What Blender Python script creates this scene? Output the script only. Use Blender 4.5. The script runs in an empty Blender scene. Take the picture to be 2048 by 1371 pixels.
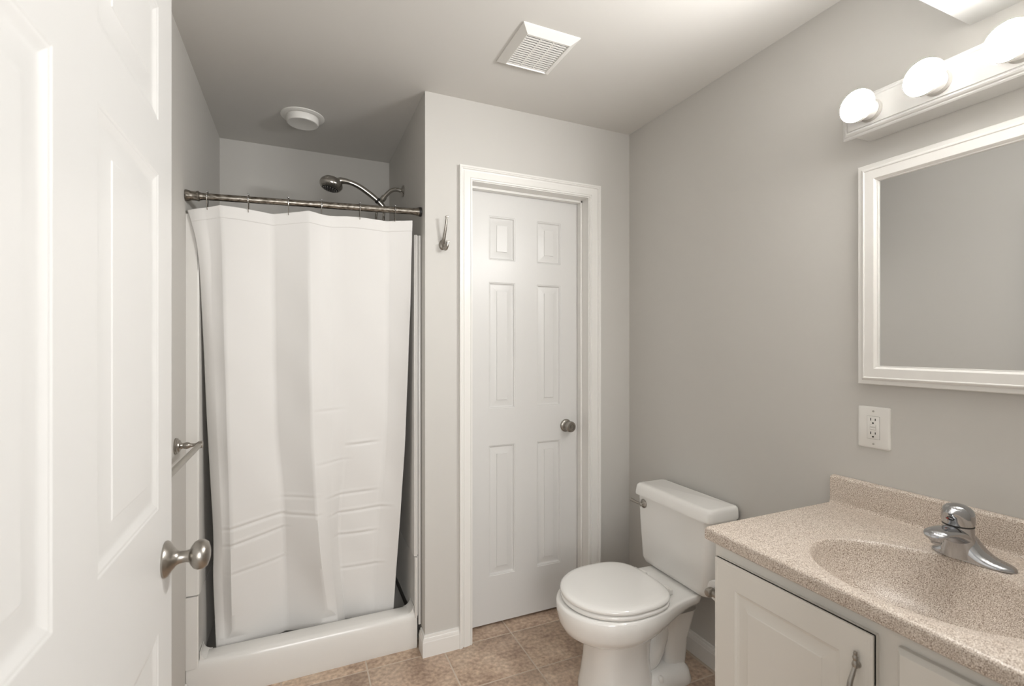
import bpy, bmesh, math, random
from mathutils import Vector, Matrix
random.seed(4)
SC = bpy.context.scene
COL = SC.collection
R = math.radians
PI = math.pi

# ------------------------------------------------------------------ camera, world, exposure
cam_data = bpy.data.cameras.new('camera')
cam = bpy.data.objects.new('camera', cam_data); COL.objects.link(cam)
cam_data.sensor_width = 36.0
cam_data.lens = 965.0 / 2048.0 * 36.0
cam_data.shift_y = 4.5 / 2048.0
cam_data.clip_start = 0.02
cam_data.dof.use_dof = True
cam_data.dof.focus_distance = 1.65
cam_data.dof.aperture_fstop = 4.0
cam.location = (0, 0, 1.32)
cam.rotation_euler = (R(90), 0, -math.atan2(426, 965))
SC.camera = cam
SC.view_settings.view_transform = 'Standard'
SC.view_settings.look = 'None'
SC.view_settings.gamma = 1.0
SC.view_settings.use_curve_mapping = False
SC.view_settings.exposure = 0.58
W = bpy.data.worlds.new('ambient_fill'); SC.world = W  # even ambient fill, added to come in through the doorway
W.use_nodes = True
W.node_tree.nodes['Background'].inputs['Color'].default_value = (1.0, 0.985, 0.96, 1)
W.node_tree.nodes['Background'].inputs['Strength'].default_value = 0.4
BULB = 205.0
# soft fill light added in the unseen hall behind the camera
hl = bpy.data.lights.new('hall_fill_light', 'AREA'); hl.shape = 'RECTANGLE'; hl.size = 1.0; hl.size_y = 1.3
hl.energy = 26.0; hl.color = (1.0, 0.992, 0.975)
ho = bpy.data.objects.new('hall_fill_light', hl); COL.objects.link(ho)
ho.location = (0.10, -1.35, 1.45); ho.rotation_euler = (R(90), 0, 0)

# ------------------------------------------------------------------ materials
def new_mat(name, color, rough=0.5, metal=0.0, spec=0.5, coat=0.0):
    m = bpy.data.materials.new(name); m.use_nodes = True
    nt = m.node_tree; b = nt.nodes['Principled BSDF']
    b.inputs['Base Color'].default_value = (*color, 1)
    b.inputs['Roughness'].default_value = rough
    b.inputs['Metallic'].default_value = metal
    b.inputs['Specular IOR Level'].default_value = spec
    b.inputs['Coat Weight'].default_value = coat
    b.inputs['Coat Roughness'].default_value = 0.06
    return m, nt, b

def bump(nt, b, scale, strength, dist=0.001, detail=3.0, vec_scale=None):
    tc = nt.nodes.new('ShaderNodeTexCoord')
    n = nt.nodes.new('ShaderNodeTexNoise')
    n.inputs['Scale'].default_value = scale; n.inputs['Detail'].default_value = detail
    if vec_scale:
        mp = nt.nodes.new('ShaderNodeMapping'); mp.inputs['Scale'].default_value = vec_scale
        nt.links.new(tc.outputs['Object'], mp.inputs['Vector']); nt.links.new(mp.outputs['Vector'], n.inputs['Vector'])
    else:
        nt.links.new(tc.outputs['Object'], n.inputs['Vector'])
    bp = nt.nodes.new('ShaderNodeBump'); bp.inputs['Strength'].default_value = strength; bp.inputs['Distance'].default_value = dist
    nt.links.new(n.outputs['Fac'], bp.inputs['Height']); nt.links.new(bp.outputs['Normal'], b.inputs['Normal'])
    return n

def simple(name, color, rough=0.5, metal=0.0, spec=0.5, coat=0.0, bscale=0, bstr=0.1, bdist=0.001, vs=None):
    m, nt, b = new_mat(name, color, rough, metal, spec, coat)
    if bscale: bump(nt, b, bscale, bstr, bdist, vec_scale=vs)
    return m

M = {}
M['wall'] = simple('greige_wall_paint', (0.585, 0.568, 0.537), 0.6, bscale=320, bstr=0.10, bdist=0.0006)
M['ceiling'] = simple('ceiling_paint', (0.655, 0.636, 0.604), 0.75, bscale=260, bstr=0.10, bdist=0.0006)
M['soffit'] = simple('soffit_paint', (0.55, 0.54, 0.52), 0.7, bscale=260, bstr=0.08, bdist=0.0006)
M['trim'] = simple('white_semigloss_trim', (0.80, 0.785, 0.755), 0.32, bscale=60, bstr=0.03, bdist=0.0006)
M['door'] = simple('white_door_paint', (0.68, 0.672, 0.655), 0.36, bscale=90, bstr=0.12, bdist=0.0008, vs=(1, 1, 0.06))
M['porcelain'] = simple('white_porcelain', (0.87, 0.858, 0.83), 0.12, coat=0.6)
M['plastic'] = simple('white_plastic', (0.80, 0.785, 0.75), 0.3)
M['acrylic'] = simple('white_acrylic', (0.78, 0.765, 0.735), 0.22, coat=0.2)
M['cabinet'] = simple('cabinet_paint', (0.74, 0.715, 0.665), 0.4, bscale=120, bstr=0.03, bdist=0.0006)
M['curtain'] = simple('white_polyester', (0.74, 0.727, 0.708), 0.75, spec=0.2, bscale=900, bstr=0.25, bdist=0.0006)
M['chrome'] = simple('polished_chrome', (0.50, 0.51, 0.53), 0.07, metal=1.0)
M['dark_chrome'] = simple('shower_chrome', (0.50, 0.48, 0.45), 0.16, metal=1.0)
M['nickel'] = simple('brushed_nickel', (0.36, 0.337, 0.305), 0.30, metal=1.0, bscale=400, bstr=0.08, bdist=0.0004, vs=(1, 1, 12))
M['black'] = simple('black_rubber', (0.015, 0.014, 0.013), 0.5)
M['slot'] = simple('dark_slot', (0.02, 0.018, 0.016), 0.7)
M['fixture'] = simple('fixture_enamel', (0.68, 0.67, 0.65), 0.35)
M['grey'] = simple('grey_line', (0.42, 0.40, 0.37), 0.5)
M['red'] = simple('red_mark', (0.45, 0.05, 0.04), 0.4)
M['grout'] = simple('sandy_grout', (0.60, 0.51, 0.42), 0.9, bscale=500, bstr=0.2)
M['caulk'] = simple('white_caulk', (0.75, 0.73, 0.70), 0.5)

# aged rod: brushed metal with darker tarnish blotches
m, nt, b = new_mat('tarnished_nickel', (0.4, 0.37, 0.33), 0.34, 1.0)
tc = nt.nodes.new('ShaderNodeTexCoord'); n = nt.nodes.new('ShaderNodeTexNoise')
mp = nt.nodes.new('ShaderNodeMapping'); mp.inputs['Scale'].default_value = (14, 40, 40)
n.inputs['Scale'].default_value = 4; n.inputs['Detail'].default_value = 6
r = nt.nodes.new('ShaderNodeValToRGB')
r.color_ramp.elements[0].position = 0.38; r.color_ramp.elements[0].color = (0.13, 0.115, 0.095, 1)
r.color_ramp.elements[1].position = 0.62; r.color_ramp.elements[1].color = (0.38, 0.35, 0.31, 1)
nt.links.new(tc.outputs['Object'], mp.inputs['Vector']); nt.links.new(mp.outputs['Vector'], n.inputs['Vector'])
nt.links.new(n.outputs['Fac'], r.inputs['Fac']); nt.links.new(r.outputs['Color'], b.inputs['Base Color'])
M['rod'] = m

# floor tile: mottled brown-beige stone look
m, nt, b = new_mat('stone_tile', (0.35, 0.25, 0.18), 0.42)
tc = nt.nodes.new('ShaderNodeTexCoord')
n1 = nt.nodes.new('ShaderNodeTexNoise'); n1.inputs['Scale'].default_value = 7.5; n1.inputs['Detail'].default_value = 8; n1.inputs['Roughness'].default_value = 0.65
n2 = nt.nodes.new('ShaderNodeTexNoise'); n2.inputs['Scale'].default_value = 60; n2.inputs['Detail'].default_value = 6; n2.inputs['Roughness'].default_value = 0.4
r1 = nt.nodes.new('ShaderNodeValToRGB')
e = r1.color_ramp.elements
e[0].position = 0.30; e[0].color = (0.34, 0.24, 0.18, 1)
e[1].position = 0.72; e[1].color = (0.68, 0.555, 0.44, 1)
x = e.new(0.50); x.color = (0.56, 0.425, 0.325, 1)
r2 = nt.nodes.new('ShaderNodeValToRGB')
r2.color_ramp.elements[0].position = 0.30; r2.color_ramp.elements[0].color = (0.74, 0.70, 0.67, 1)
r2.color_ramp.elements[1].position = 0.70; r2.color_ramp.elements[1].color = (1.14, 1.13, 1.10, 1)
at = nt.nodes.new('ShaderNodeAttribute'); at.attribute_name = 'tone'
mx = nt.nodes.new('ShaderNodeMix'); mx.data_type = 'RGBA'; mx.blend_type = 'MULTIPLY'; mx.inputs['Factor'].default_value = 1
mx2 = nt.nodes.new('ShaderNodeMix'); mx2.data_type = 'RGBA'; mx2.blend_type = 'MULTIPLY'; mx2.inputs['Factor'].default_value = 1
nt.links.new(tc.outputs['Object'], n1.inputs['Vector']); nt.links.new(tc.outputs['Object'], n2.inputs['Vector'])
nt.links.new(n1.outputs['Fac'], r1.inputs['Fac']); nt.links.new(n2.outputs['Fac'], r2.inputs['Fac'])
nt.links.new(r1.outputs['Color'], mx.inputs['A']); nt.links.new(r2.outputs['Color'], mx.inputs['B'])
nt.links.new(mx.outputs['Result'], mx2.inputs['A']); nt.links.new(at.outputs['Color'], mx2.inputs['B'])
nt.links.new(mx2.outputs['Result'], b.inputs['Base Color'])
bp = nt.nodes.new('ShaderNodeBump'); bp.inputs['Strength'].default_value = 0.25; bp.inputs['Distance'].default_value = 0.002
nt.links.new(n2.outputs['Fac'], bp.inputs['Height']); nt.links.new(bp.outputs['Normal'], b.inputs['Normal'])
M['tile'] = m

# speckled solid counter
m, nt, b = new_mat('speckled_solid_surface', (0.4, 0.3, 0.22), 0.40, spec=0.75)
tc = nt.nodes.new('ShaderNodeTexCoord')
v = nt.nodes.new('ShaderNodeTexNoise'); v.inputs['Scale'].default_value = 520; v.inputs['Detail'].default_value = 3; v.inputs['Roughness'].default_value = 0.4
r1 = nt.nodes.new('ShaderNodeValToRGB'); e = r1.color_ramp.elements
e[0].position = 0.33; e[0].color = (0.21, 0.145, 0.10, 1)
e[1].position = 0.70; e[1].color = (0.88, 0.815, 0.745, 1)
x = e.new(0.47); x.color = (0.55, 0.46, 0.38, 1)
nt.links.new(tc.outputs['Object'], v.inputs['Vector']); nt.links.new(v.outputs['Fac'], r1.inputs['Fac'])
nt.links.new(r1.outputs['Color'], b.inputs['Base Color'])
M['counter'] = m

# mirror, bulb
M['mirror'] = simple('mirror_silver', (0.79, 0.79, 0.78), 0.0, metal=1.0)
m = bpy.data.materials.new('lit_bulb_diffuser'); m.use_nodes = True
b = m.node_tree.nodes['Principled BSDF']
b.inputs['Base Color'].default_value = (0.9, 0.9, 0.88, 1)
b.inputs['Emission Color'].default_value = (1.0, 0.993, 0.978, 1)
b.inputs['Emission Strength'].default_value = BULB
M['bulb'] = m

# ------------------------------------------------------------------ object helpers
ORIGIN = {}
def finish(name, bm, mat, parent=None, loc=None, smooth=38):
    """bm is in room coordinates; it becomes ONE object whose origin is the parent's (or loc)."""
    o_loc = Vector(ORIGIN[parent.name]) if parent else Vector(loc if loc else (0, 0, 0))
    for vv in bm.verts: vv.co -= o_loc
    bmesh.ops.recalc_face_normals(bm, faces=bm.faces[:])
    me = bpy.data.meshes.new(name); bm.to_mesh(me); bm.free()
    for p in me.polygons: p.use_smooth = True
    me.set_sharp_from_angle(angle=R(smooth))
    o = bpy.data.objects.new(name, me); COL.objects.link(o)
    mats = mat if isinstance(mat, (list, tuple)) else [mat]
    for mm in mats: me.materials.append(mm)
    if parent: o.parent = parent
    else: o.location = o_loc
    ORIGIN[o.name] = tuple(o_loc)
    return o

def tag(o, label=None, cat=None, group=None, kind=None):
    if label: o['label'] = label
    if cat: o['category'] = cat
    if group: o['group'] = group
    if kind: o['kind'] = kind
    return o

def thing(name, loc, label, cat, group=None, kind=None):
    o = bpy.data.objects.new(name, None); COL.objects.link(o)
    o.location = loc; o.empty_display_size = 0.05
    ORIGIN[o.name] = tuple(loc)
    return tag(o, label, cat, group, kind)

def NB(): return bmesh.new()

def bev(bm, verts, width, seg=2):
    if width <= 0: return
    edges = list({e for vv in verts for e in vv.link_edges})
    bmesh.ops.bevel(bm, geom=edges, offset=width, segments=seg, profile=0.5, affect='EDGES')

def box(bm, x0, x1, y0, y1, z0, z1, b=0.0, seg=2, mi=0):
    t = NB()
    co = [(x0, y0, z0), (x1, y0, z0), (x1, y1, z0), (x0, y1, z0), (x0, y0, z1), (x1, y0, z1), (x1, y1, z1), (x0, y1, z1)]
    vs = [t.verts.new(c) for c in co]
    for f in ((0, 3, 2, 1), (4, 5, 6, 7), (0, 1, 5, 4), (1, 2, 6, 5), (2, 3, 7, 6), (3, 0, 4, 7)):
        t.faces.new([vs[i] for i in f])
    bev(t, vs, b, seg)
    merge(bm, t, mi)

def merge(bm, t, mi=0, mat=None):
    if mat is not None: bmesh.ops.transform(t, matrix=mat, verts=t.verts[:])
    m = {}
    for vv in t.verts: m[vv] = bm.verts.new(vv.co)
    for f in t.faces:
        try:
            nf = bm.faces.new([m[vv] for vv in f.verts]); nf.material_index = mi
        except ValueError: pass
    t.free()

def prism(bm, poly, axis, a0, a1):
    """poly: 2-d outline; axis 'z': (x,y) extruded in z; 'x': (y,z) in x; 'y': (x,z) in y"""
    def P(p, a):
        return {'z': (p[0], p[1], a), 'x': (a, p[0], p[1]), 'y': (p[0], a, p[1])}[axis]
    n = len(poly)
    A = [bm.verts.new(P(p, a0)) for p in poly]; B = [bm.verts.new(P(p, a1)) for p in poly]
    for i in range(n): bm.faces.new([A[i], A[(i + 1) % n], B[(i + 1) % n], B[i]])
    bm.faces.new(A[::-1]); bm.faces.new(B)

def frame_of(d):
    d = Vector(d).normalized()
    u = Vector((0, 0, 1)) if abs(d.z) < 0.95 else Vector((1, 0, 0))
    s = d.cross(u).normalized(); u = s.cross(d).normalized()
    return s, u, d

def lathe(bm, prof, origin, axis, seg=32, sx=1.0, sy=1.0, mi=0, caps=True):
    """prof [(radius, height)] turned about axis from origin; sx, sy squash the section"""
    s, u, d = frame_of(axis); o = Vector(origin)
    rings = []
    for (rr, h) in prof:
        if rr < 1e-6: rings.append([bm.verts.new(o + d * h)])
        else: rings.append([bm.verts.new(o + d * h + s * (rr * sx * math.cos(2 * PI * k / seg)) + u * (rr * sy * math.sin(2 * PI * k / seg))) for k in range(seg)])
    bridge(bm, rings, mi, caps)

def bridge(bm, rings, mi=0, caps=True):
    fs = []
    for A, B in zip(rings[:-1], rings[1:]):
        na, nb = len(A), len(B)
        if na == 1 and nb == 1: continue
        if na == 1:
            fs += [bm.faces.new([A[0], B[k], B[(k + 1) % nb]]) for k in range(nb)]
        elif nb == 1:
            fs += [bm.faces.new([A[k], A[(k + 1) % na], B[0]]) for k in range(na)]
        else:
            fs += [bm.faces.new([A[k], A[(k + 1) % na], B[(k + 1) % na], B[k]]) for k in range(na)]
    if caps:
        if len(rings[0]) > 2: fs.append(bm.faces.new(rings[0][::-1]))
        if len(rings[-1]) > 2: fs.append(bm.faces.new(rings[-1]))
    for f in fs: f.material_index = mi

def loft(bm, rings, mi=0, caps=True):
    bridge(bm, [[bm.verts.new(p) for p in r_] for r_ in rings], mi, caps)

def spline(pts, n=8):
    pts = [Vector(p) for p in pts]
    P = [pts[0] * 2 - pts[1]] + pts + [pts[-1] * 2 - pts[-2]]
    out = []
    for i in range(1, len(P) - 2):
        for k in range(n):
            t = k / n
            a, b_, c, d = P[i - 1], P[i], P[i + 1], P[i + 2]
            out.append(0.5 * ((2 * b_) + (c - a) * t + (2 * a - 5 * b_ + 4 * c - d) * t * t + (3 * b_ - a - 3 * c + d) * t ** 3))
    out.append(pts[-1]); return out

def lerp_list(vals, n):
    out = []
    for i in range(n):
        t = i / (n - 1) * (len(vals) - 1); k = min(int(t), len(vals) - 2); f = t - k
        out.append(vals[k] * (1 - f) + vals[k + 1] * f)
    return out

def tube(bm, pts, rad, seg=12, smooth=8, flat=1.0, mi=0, closed=False):
    """round tube through pts; rad a number or list; flat squashes the vertical half-axis"""
    P = spline(pts, smooth) if smooth else [Vector(p) for p in pts]
    rr = lerp_list(rad, len(P)) if isinstance(rad, (list, tuple)) else [rad] * len(P)
    rings = []; prev = None
    for i, p in enumerate(P):
        d = (P[min(i + 1, len(P) - 1)] - P[max(i - 1, 0)]).normalized()
        if prev is None: s, u, _ = frame_of(d)
        else:
            s = prev - d * prev.dot(d)
            s = s.normalized() if s.length > 1e-6 else frame_of(d)[0]
            u = s.cross(d).normalized()
        prev = s
        rings.append([bm.verts.new(p + s * rr[i] * math.cos(2 * PI * k / seg) + u * rr[i] * flat * math.sin(2 * PI * k / seg)) for k in range(seg)])
    bridge(bm, rings, mi)

def rounded_rect(cx, cy, hx, hy, rad, z, n=6):
    pts = []
    for (sx, sy, a0) in ((1, 1, 0), (-1, 1, 90), (-1, -1, 180), (1, -1, 270)):
        for k in range(n + 1):
            a = R(a0 + 90 * k / n)
            pts.append((cx + sx * (hx - rad) + rad * math.cos(a), cy + sy * (hy - rad) + rad * math.sin(a), z))
    return pts

# flat faces with raised or sunk rectangular mouldings.  F maps (a, b, h) to the room; a, b in the face, h out of it
def rect_loops(bm, F, a0, a1, b0, b1, steps, fill=True, mi=0):
    loops = []
    for (ins, h) in steps:
        loops.append([bm.verts.new(F(a, b_, h)) for a, b_ in ((a0 + ins, b0 + ins), (a1 - ins, b0 + ins), (a1 - ins, b1 - ins), (a0 + ins, b1 - ins))])
    for A, B in zip(loops[:-1], loops[1:]):
        for k in range(4):
            f = bm.faces.new([A[k], A[(k + 1) % 4], B[(k + 1) % 4], B[k]]); f.material_index = mi
    if fill: bm.faces.new(loops[-1]).material_index = mi

def panel_slab(bm, F, a0, a1, b0, b1, thick, panels, steps):
    """a slab a0..a1 x b0..b1 whose front face (h=0) carries moulded panels"""
    As = sorted({a0, a1} | {p[0] for p in panels} | {p[1] for p in panels})
    Bs = sorted({b0, b1} | {p[2] for p in panels} | {p[3] for p in panels})
    for i in range(len(As) - 1):
        for j in range(len(Bs) - 1):
            ca, cb = (As[i] + As[i + 1]) / 2, (Bs[j] + Bs[j + 1]) / 2
            if any(p[0] < ca < p[1] and p[2] < cb < p[3] for p in panels): continue
            bm.faces.new([bm.verts.new(F(a, b_, 0)) for a, b_ in ((As[i], Bs[j]), (As[i + 1], Bs[j]), (As[i + 1], Bs[j + 1]), (As[i], Bs[j + 1]))])
    for p in panels: rect_loops(bm, F, *p, steps)
    e = 0.0015
    c = [(a0, b0), (a1, b0), (a1, b1), (a0, b1)]
    fr = [bm.verts.new(F(a, b_, 0)) for a, b_ in c]; bk = [bm.verts.new(F(a, b_, -thick)) for a, b_ in c]
    for k in range(4): bm.faces.new([fr[k], fr[(k + 1) % 4], bk[(k + 1) % 4], bk[k]])
    bm.faces.new(bk)
    bmesh.ops.remove_doubles(bm, verts=bm.verts[:], dist=0.00005)

DOOR_STEPS = [(0, 0), (0.002, -0.0022), (0.005, -0.0026), (0.0085, -0.0090), (0.012, -0.0100), (0.016, -0.0095), (0.041, -0.0042), (0.0418, -0.0012)]

# ------------------------------------------------------------------ room dimensions
XL, XR = -0.378, 1.553       # left and right wall faces
YB = 2.025                   # wall with the closet door
XP = 0.490                   # shower side of the partition
YS = 2.915                   # shower back wall
H = 2.400
YF = 0.215                   # front wall (doorway)

# ------------------------------------------------------------------ setting
bm = NB(); box(bm, -0.62, 1.70, -0.6, 3.05, -0.06, -0.0018)
floor_tiles = NB()
tone = []
def tile(x0, x1, y0, y1):
    t = NB(); box(t, x0, x1, y0, y1, -0.012, 0.0, 0.003, 2)
    n0 = len(bm.verts); merge(bm, t, 1)
    tone.append((n0, len(bm.verts)))
gx = [0.255 + 0.319 * k for k in range(-3, 5)]
gy = [1.765 - 0.318 * k for k in range(8)][::-1] + [2.033, 2.36]
for i in range(len(gx) - 1):
    for j in range(len(gy) - 1):
        tile(gx[i] + 0.0026, gx[i + 1] - 0.0026, gy[j] + 0.0026, gy[j + 1] - 0.0026)
tones = [0.0] * len(bm.verts)
for (a, c) in tone:
    tv = random.uniform(0.86, 1.10)
    for k in range(a, c): tones[k] = tv
fl = finish('floor', bm, [M['grout'], M['tile']])
ca = fl.data.color_attributes.new('tone', 'FLOAT_COLOR', 'POINT')
for k, tv in enumerate(tones): ca.data[k].color = (tv, tv * random.uniform(0.99, 1.01), tv, 1)
tag(fl, 'brown and beige stone-look tile floor with sandy grout', 'floor', kind='structure')

bm = NB(); box(bm, -0.62, 1.70, 0.05, 3.05, H, H + 0.06)
tag(finish('ceiling', bm, M['ceiling']), 'grey painted ceiling over the shower and toilet', 'ceiling', kind='structure')
bm = NB(); box(bm, XL - 0.002, XR + 0.002, YF - 0.1, 0.648, 2.128, H + 0.01)
tag(finish('ceiling_soffit', bm, M['soffit']), 'pale lowered soffit box above the vanity light', 'soffit', kind='structure')
bm = NB(); box(bm, XL - 0.12, XL, 0.05, 3.05, -0.05, H + 0.02)
tag(finish('wall_left', bm, M['wall']), 'greige wall at left behind the open door', 'wall', kind='structure')
bm = NB(); box(bm, XR, XR + 0.12, 0.05, 3.05, -0.05, H + 0.02)
tag(finish('wall_right', bm, M['wall']), 'greige wall at right behind toilet, mirror and vanity', 'wall', kind='structure')
bm = NB(); box(bm, XL - 0.02, XR + 0.02, YS, YS + 0.12, -0.05, H + 0.02)
tag(finish('wall_shower_back', bm, M['wall']), 'greige wall at the back of the shower alcove', 'wall', kind='structure')
# door wall with partition return
OL, OR_, OT = 0.702, 1.306, 2.046
bm = NB()
prism(bm, [(XP, YB), (OL - 0.002, YB), (OL - 0.002, YB + 0.12), (XP + 0.115, YB + 0.12), (XP + 0.115, YS + 0.01), (XP, YS + 0.01)], 'z', -0.05, H + 0.01)
box(bm, OR_ + 0.002, XR + 0.01, YB, YB + 0.12, -0.05, H + 0.01)
box(bm, OL - 0.002, OR_ + 0.002, YB, YB + 0.12, OT + 0.002, H + 0.01)
tag(finish('wall_back', bm, M['wall']), 'greige wall around the closet door with its return into the shower', 'wall', kind='structure')
bm = NB()
box(bm, XL - 0.02, -0.262, YF - 0.12, YF, -0.05, H)
box(bm, 0.680, XR + 0.02, YF - 0.12, YF, -0.05, H)
box(bm, -0.262, 0.680, YF - 0.12, YF, 2.055, H)
tag(finish('wall_front', bm, M['wall']), 'greige wall around the entrance doorway, opposite the closet door', 'wall', kind='structure')

# baseboards : profile (out, z)
BB = [(0, 0), (0.013, 0), (0.013, 0.062), (0.0115, 0.066), (0.0115, 0.070), (0.009, 0.078), (0.007, 0.080), (0.006, 0.088), (0, 0.090)]
def baseboard(bm, path):
    """path of (x, y, nx, ny): wall points with the mitre normal"""
    rings = [[(x + nx * o, y + ny * o, z) for (o, z) in BB] for (x, y, nx, ny) in path]
    loft(bm, rings)
bm = NB(); baseboard(bm, [(XP, 2.088, -1, 0), (XP, YB, -1, -1), (0.640, YB, 0, -1)])
baseboard(bm, [(1.3685, YB, 0, -1), (XR - 0.013, YB, 0, -1)])
tag(finish('baseboard_back', bm, M['trim'], smooth=20), 'white baseboard around the partition corner and along the door wall', 'baseboard', kind='structure')
bm = NB(); baseboard(bm, [(XR, YB - 0.001, -1, 0), (XR, 0.972, -1, 0)])
tag(finish('baseboard_right', bm, M['trim'], smooth=20), 'white baseboard behind the toilet', 'baseboard', kind='structure')
bm = NB(); baseboard(bm, [(XL, 2.084, 1, 0), (XL, YF + 0.002, 1, 0)])
tag(finish('baseboard_left', bm, M['trim'], smooth=20), 'white baseboard on the left wall behind the open door', 'baseboard', kind='structure')

# closet door casing + jamb + stop
CP = [(0, 0), (0, 0.0085), (0.004, 0.0095), (0.0055, 0.0060), (0.008, 0.0060), (0.0095, 0.0090), (0.030, 0.0115), (0.036, 0.0115), (0.0375, 0.0085), (0.041, 0.0095), (0.044, 0.0145), (0.048, 0.0145), (0.0495, 0.0170), (0.057, 0.0175), (0.057, 0)]
bm = NB()
cl, cr, ct = OL - 0.005, OR_ + 0.005, OT + 0.004
rings = []
for (x, z, dx, dz) in ((cl, 0, -1, 0), (cl, ct, -1, 1), (cr, ct, 1, 1), (cr, 0, 1, 0)):
    rings.append([(x + dx * a, YB - t, z + dz * a) for (a, t) in CP])
loft(bm, rings)
trim = finish('trim_1', bm, M['trim'], smooth=20)
tag(trim, 'white moulded casing around the closet door', 'door casing', kind='structure')
bm = NB()
for (x0, x1) in ((OL - 0.02, OL), (OR_, OR_ + 0.02)): box(bm, x0, x1, YB - 0.001, YB + 0.12, 0, OT + 0.02)
box(bm, OL, OR_, YB - 0.001, YB + 0.12, OT, OT + 0.02)
finish('jamb', bm, M['trim'], trim, smooth=20)
bm = NB()
box(bm, OL, OL + 0.011, 2.080, 2.112, 0, OT, 0.002); box(bm, OR_ - 0.011, OR_, 2.080, 2.112, 0, OT, 0.002)
box(bm, OL, OR_, 2.080, 2.112, OT - 0.011, OT, 0.002)
finish('door_stop', bm, M['trim'], trim, smooth=20)

# closet door (door_2)
YD = 2.115
bm = NB()
panels = [(0.815, 0.950, 1.721, 1.928), (1.067, 1.200, 1.721, 1.928), (0.815, 0.950, 1.020, 1.617), (1.067, 1.200, 1.020, 1.617), (0.815, 0.950, 0.234, 0.848), (1.067, 1.200, 0.234, 0.848)]
panel_slab(bm, lambda a, b_, h: (a, YD - h, b_), OL + 0.003, OR_ - 0.003, 0.014, OT - 0.004, 0.035, panels, DOOR_STEPS)
d2 = finish('door_2', bm, M['door'], smooth=12)
tag(d2, 'white six-panel closet door, shut, between shower and toilet', 'door', kind='structure')
bm = NB()
kx, kz = 1.229, 0.917
lathe(bm, [(0, 0), (0.031, 0), (0.032, 0.003), (0.030, 0.007), (0.024, 0.010), (0.015, 0.012), (0.0125, 0.016), (0.0125, 0.030), (0.017, 0.034), (0.0245, 0.040), (0.027, 0.047), (0.0262, 0.055), (0.021, 0.060), (0.014, 0.0605), (0.0125, 0.058), (0.009, 0.058), (0.008, 0.060), (0, 0.060)], (kx, YD, kz), (0, -1, 0), 36)
finish('door_knob', bm, M['nickel'], d2)

# entrance door, open against the left wall (door_1)
XD = -0.232
bm = NB()
pl = [(0.766, 1.054), (0.350, 0.645)]
panels = []
for (y0, y1) in pl: panels += [(y0, y1, 1.725, 1.930), (y0, y1, 1.024, 1.628), (y0, y1, 0.235, 0.800)]
DS1 = [(0, 0), (0.003, -0.0012), (0.006, -0.0016), (0.014, -0.0046), (0.020, -0.0058), (0.024, -0.0058), (0.056, -0.0022), (0.058, -0.0010)]
panel_slab(bm, lambda a, b_, h: (XD + h, a, b_), 0.240, 1.152, 0.012, 2.036, 0.035, panels, DS1)
d1 = finish('door_1', bm, M['door'], smooth=12)
tag(d1, 'white six-panel entrance door standing open at the left', 'door', kind='structure')
bm = NB()
lathe(bm, [(0, 0), (0.033, 0), (0.0335, 0.003), (0.031, 0.007), (0.022, 0.013), (0.014, 0.019), (0.0115, 0.024), (0.0105, 0.034), (0.012, 0.040), (0.018, 0.043), (0.0245, 0.048), (0.0275, 0.055), (0.0270, 0.063), (0.022, 0.070), (0.012, 0.0735), (0, 0.0745)], (XD, 1.098, 0.916), (1, 0, 0), 40)
finish('door_knob', bm, M['nickel'], d1)
bm = NB(); box(bm, XD - 0.031, XD - 0.004, 1.1515, 1.1535, 0.89, 0.945, 0.0008)
finish('latch_plate', bm, M['nickel'], d1)

# ------------------------------------------------------------------ shower stall
st = thing('shower_stall', (0.06, 2.5, 0), 'white one-piece shower stall with low curb in the alcove behind the curtain', 'shower')
YC0, YC1 = 2.090, 2.180
xl, xr = XL + 0.0003, XP - 0.002
bm = NB()
# curb: a profile (y, z) with soft edges swept across, front foot slightly set in
curb = [(2.097, 0.0), (2.091, 0.02), (2.089, 0.120), (2.092, 0.140), (2.099, 0.150), (2.110, 0.1535), (2.165, 0.1535), (2.175, 0.149), (2.180, 0.138), (2.186, 0.060), (2.20, 0.055), (2.20, 0.0)]
cx0, cx1 = XL + 0.001, 0.471
loft(bm, [[(x_, y_, z_) for (y_, z_) in curb] for x_ in (cx0, cx0 + 0.004, cx1 - 0.004, cx1)])
box(bm, cx0, cx1, 2.20, YS - 0.004, 0.0, 0.056)
finish('shower_pan', bm, M['acrylic'], st, smooth=50)
# side columns and walls; a joint at z 0.40
def side(bm, sgn):
    """front column and side panel of one side; sgn -1 left, +1 right"""
    if sgn < 0: xo, xc, xi = xl, XL + 0.040, XL + 0.043
    else: xo, xc, xi = xr, 0.460, 0.457
    for (z0, z1, g) in ((0.135, 0.398, 0.004), (0.402, 1.800, 0.0)):
        xe = 0.471 if sgn > 0 else xo
        poly = [(xe, YC0 - g), (xc, YC0 - g), (xi + sgn * g, 2.110), (xi + sgn * g, 2.176), (xi, 2.21), (xi, YS - 0.05), (xo, YS - 0.05), (xo, 2.103), (xe, 2.103)]
        t = NB(); prism(t, poly, 'z', z0, z1)
        bmesh.ops.bevel(t, geom=[e for e in t.edges if e.calc_length() > 0.1 and abs((e.verts[0].co - e.verts[1].co).normalized().z) > 0.9 and min(abs(e.verts[0].co.x - xo), abs(e.verts[0].co.x - xe)) > 0.006], offset=0.0045, segments=3, affect='EDGES')
        merge(bm, t)
    return xi
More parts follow.
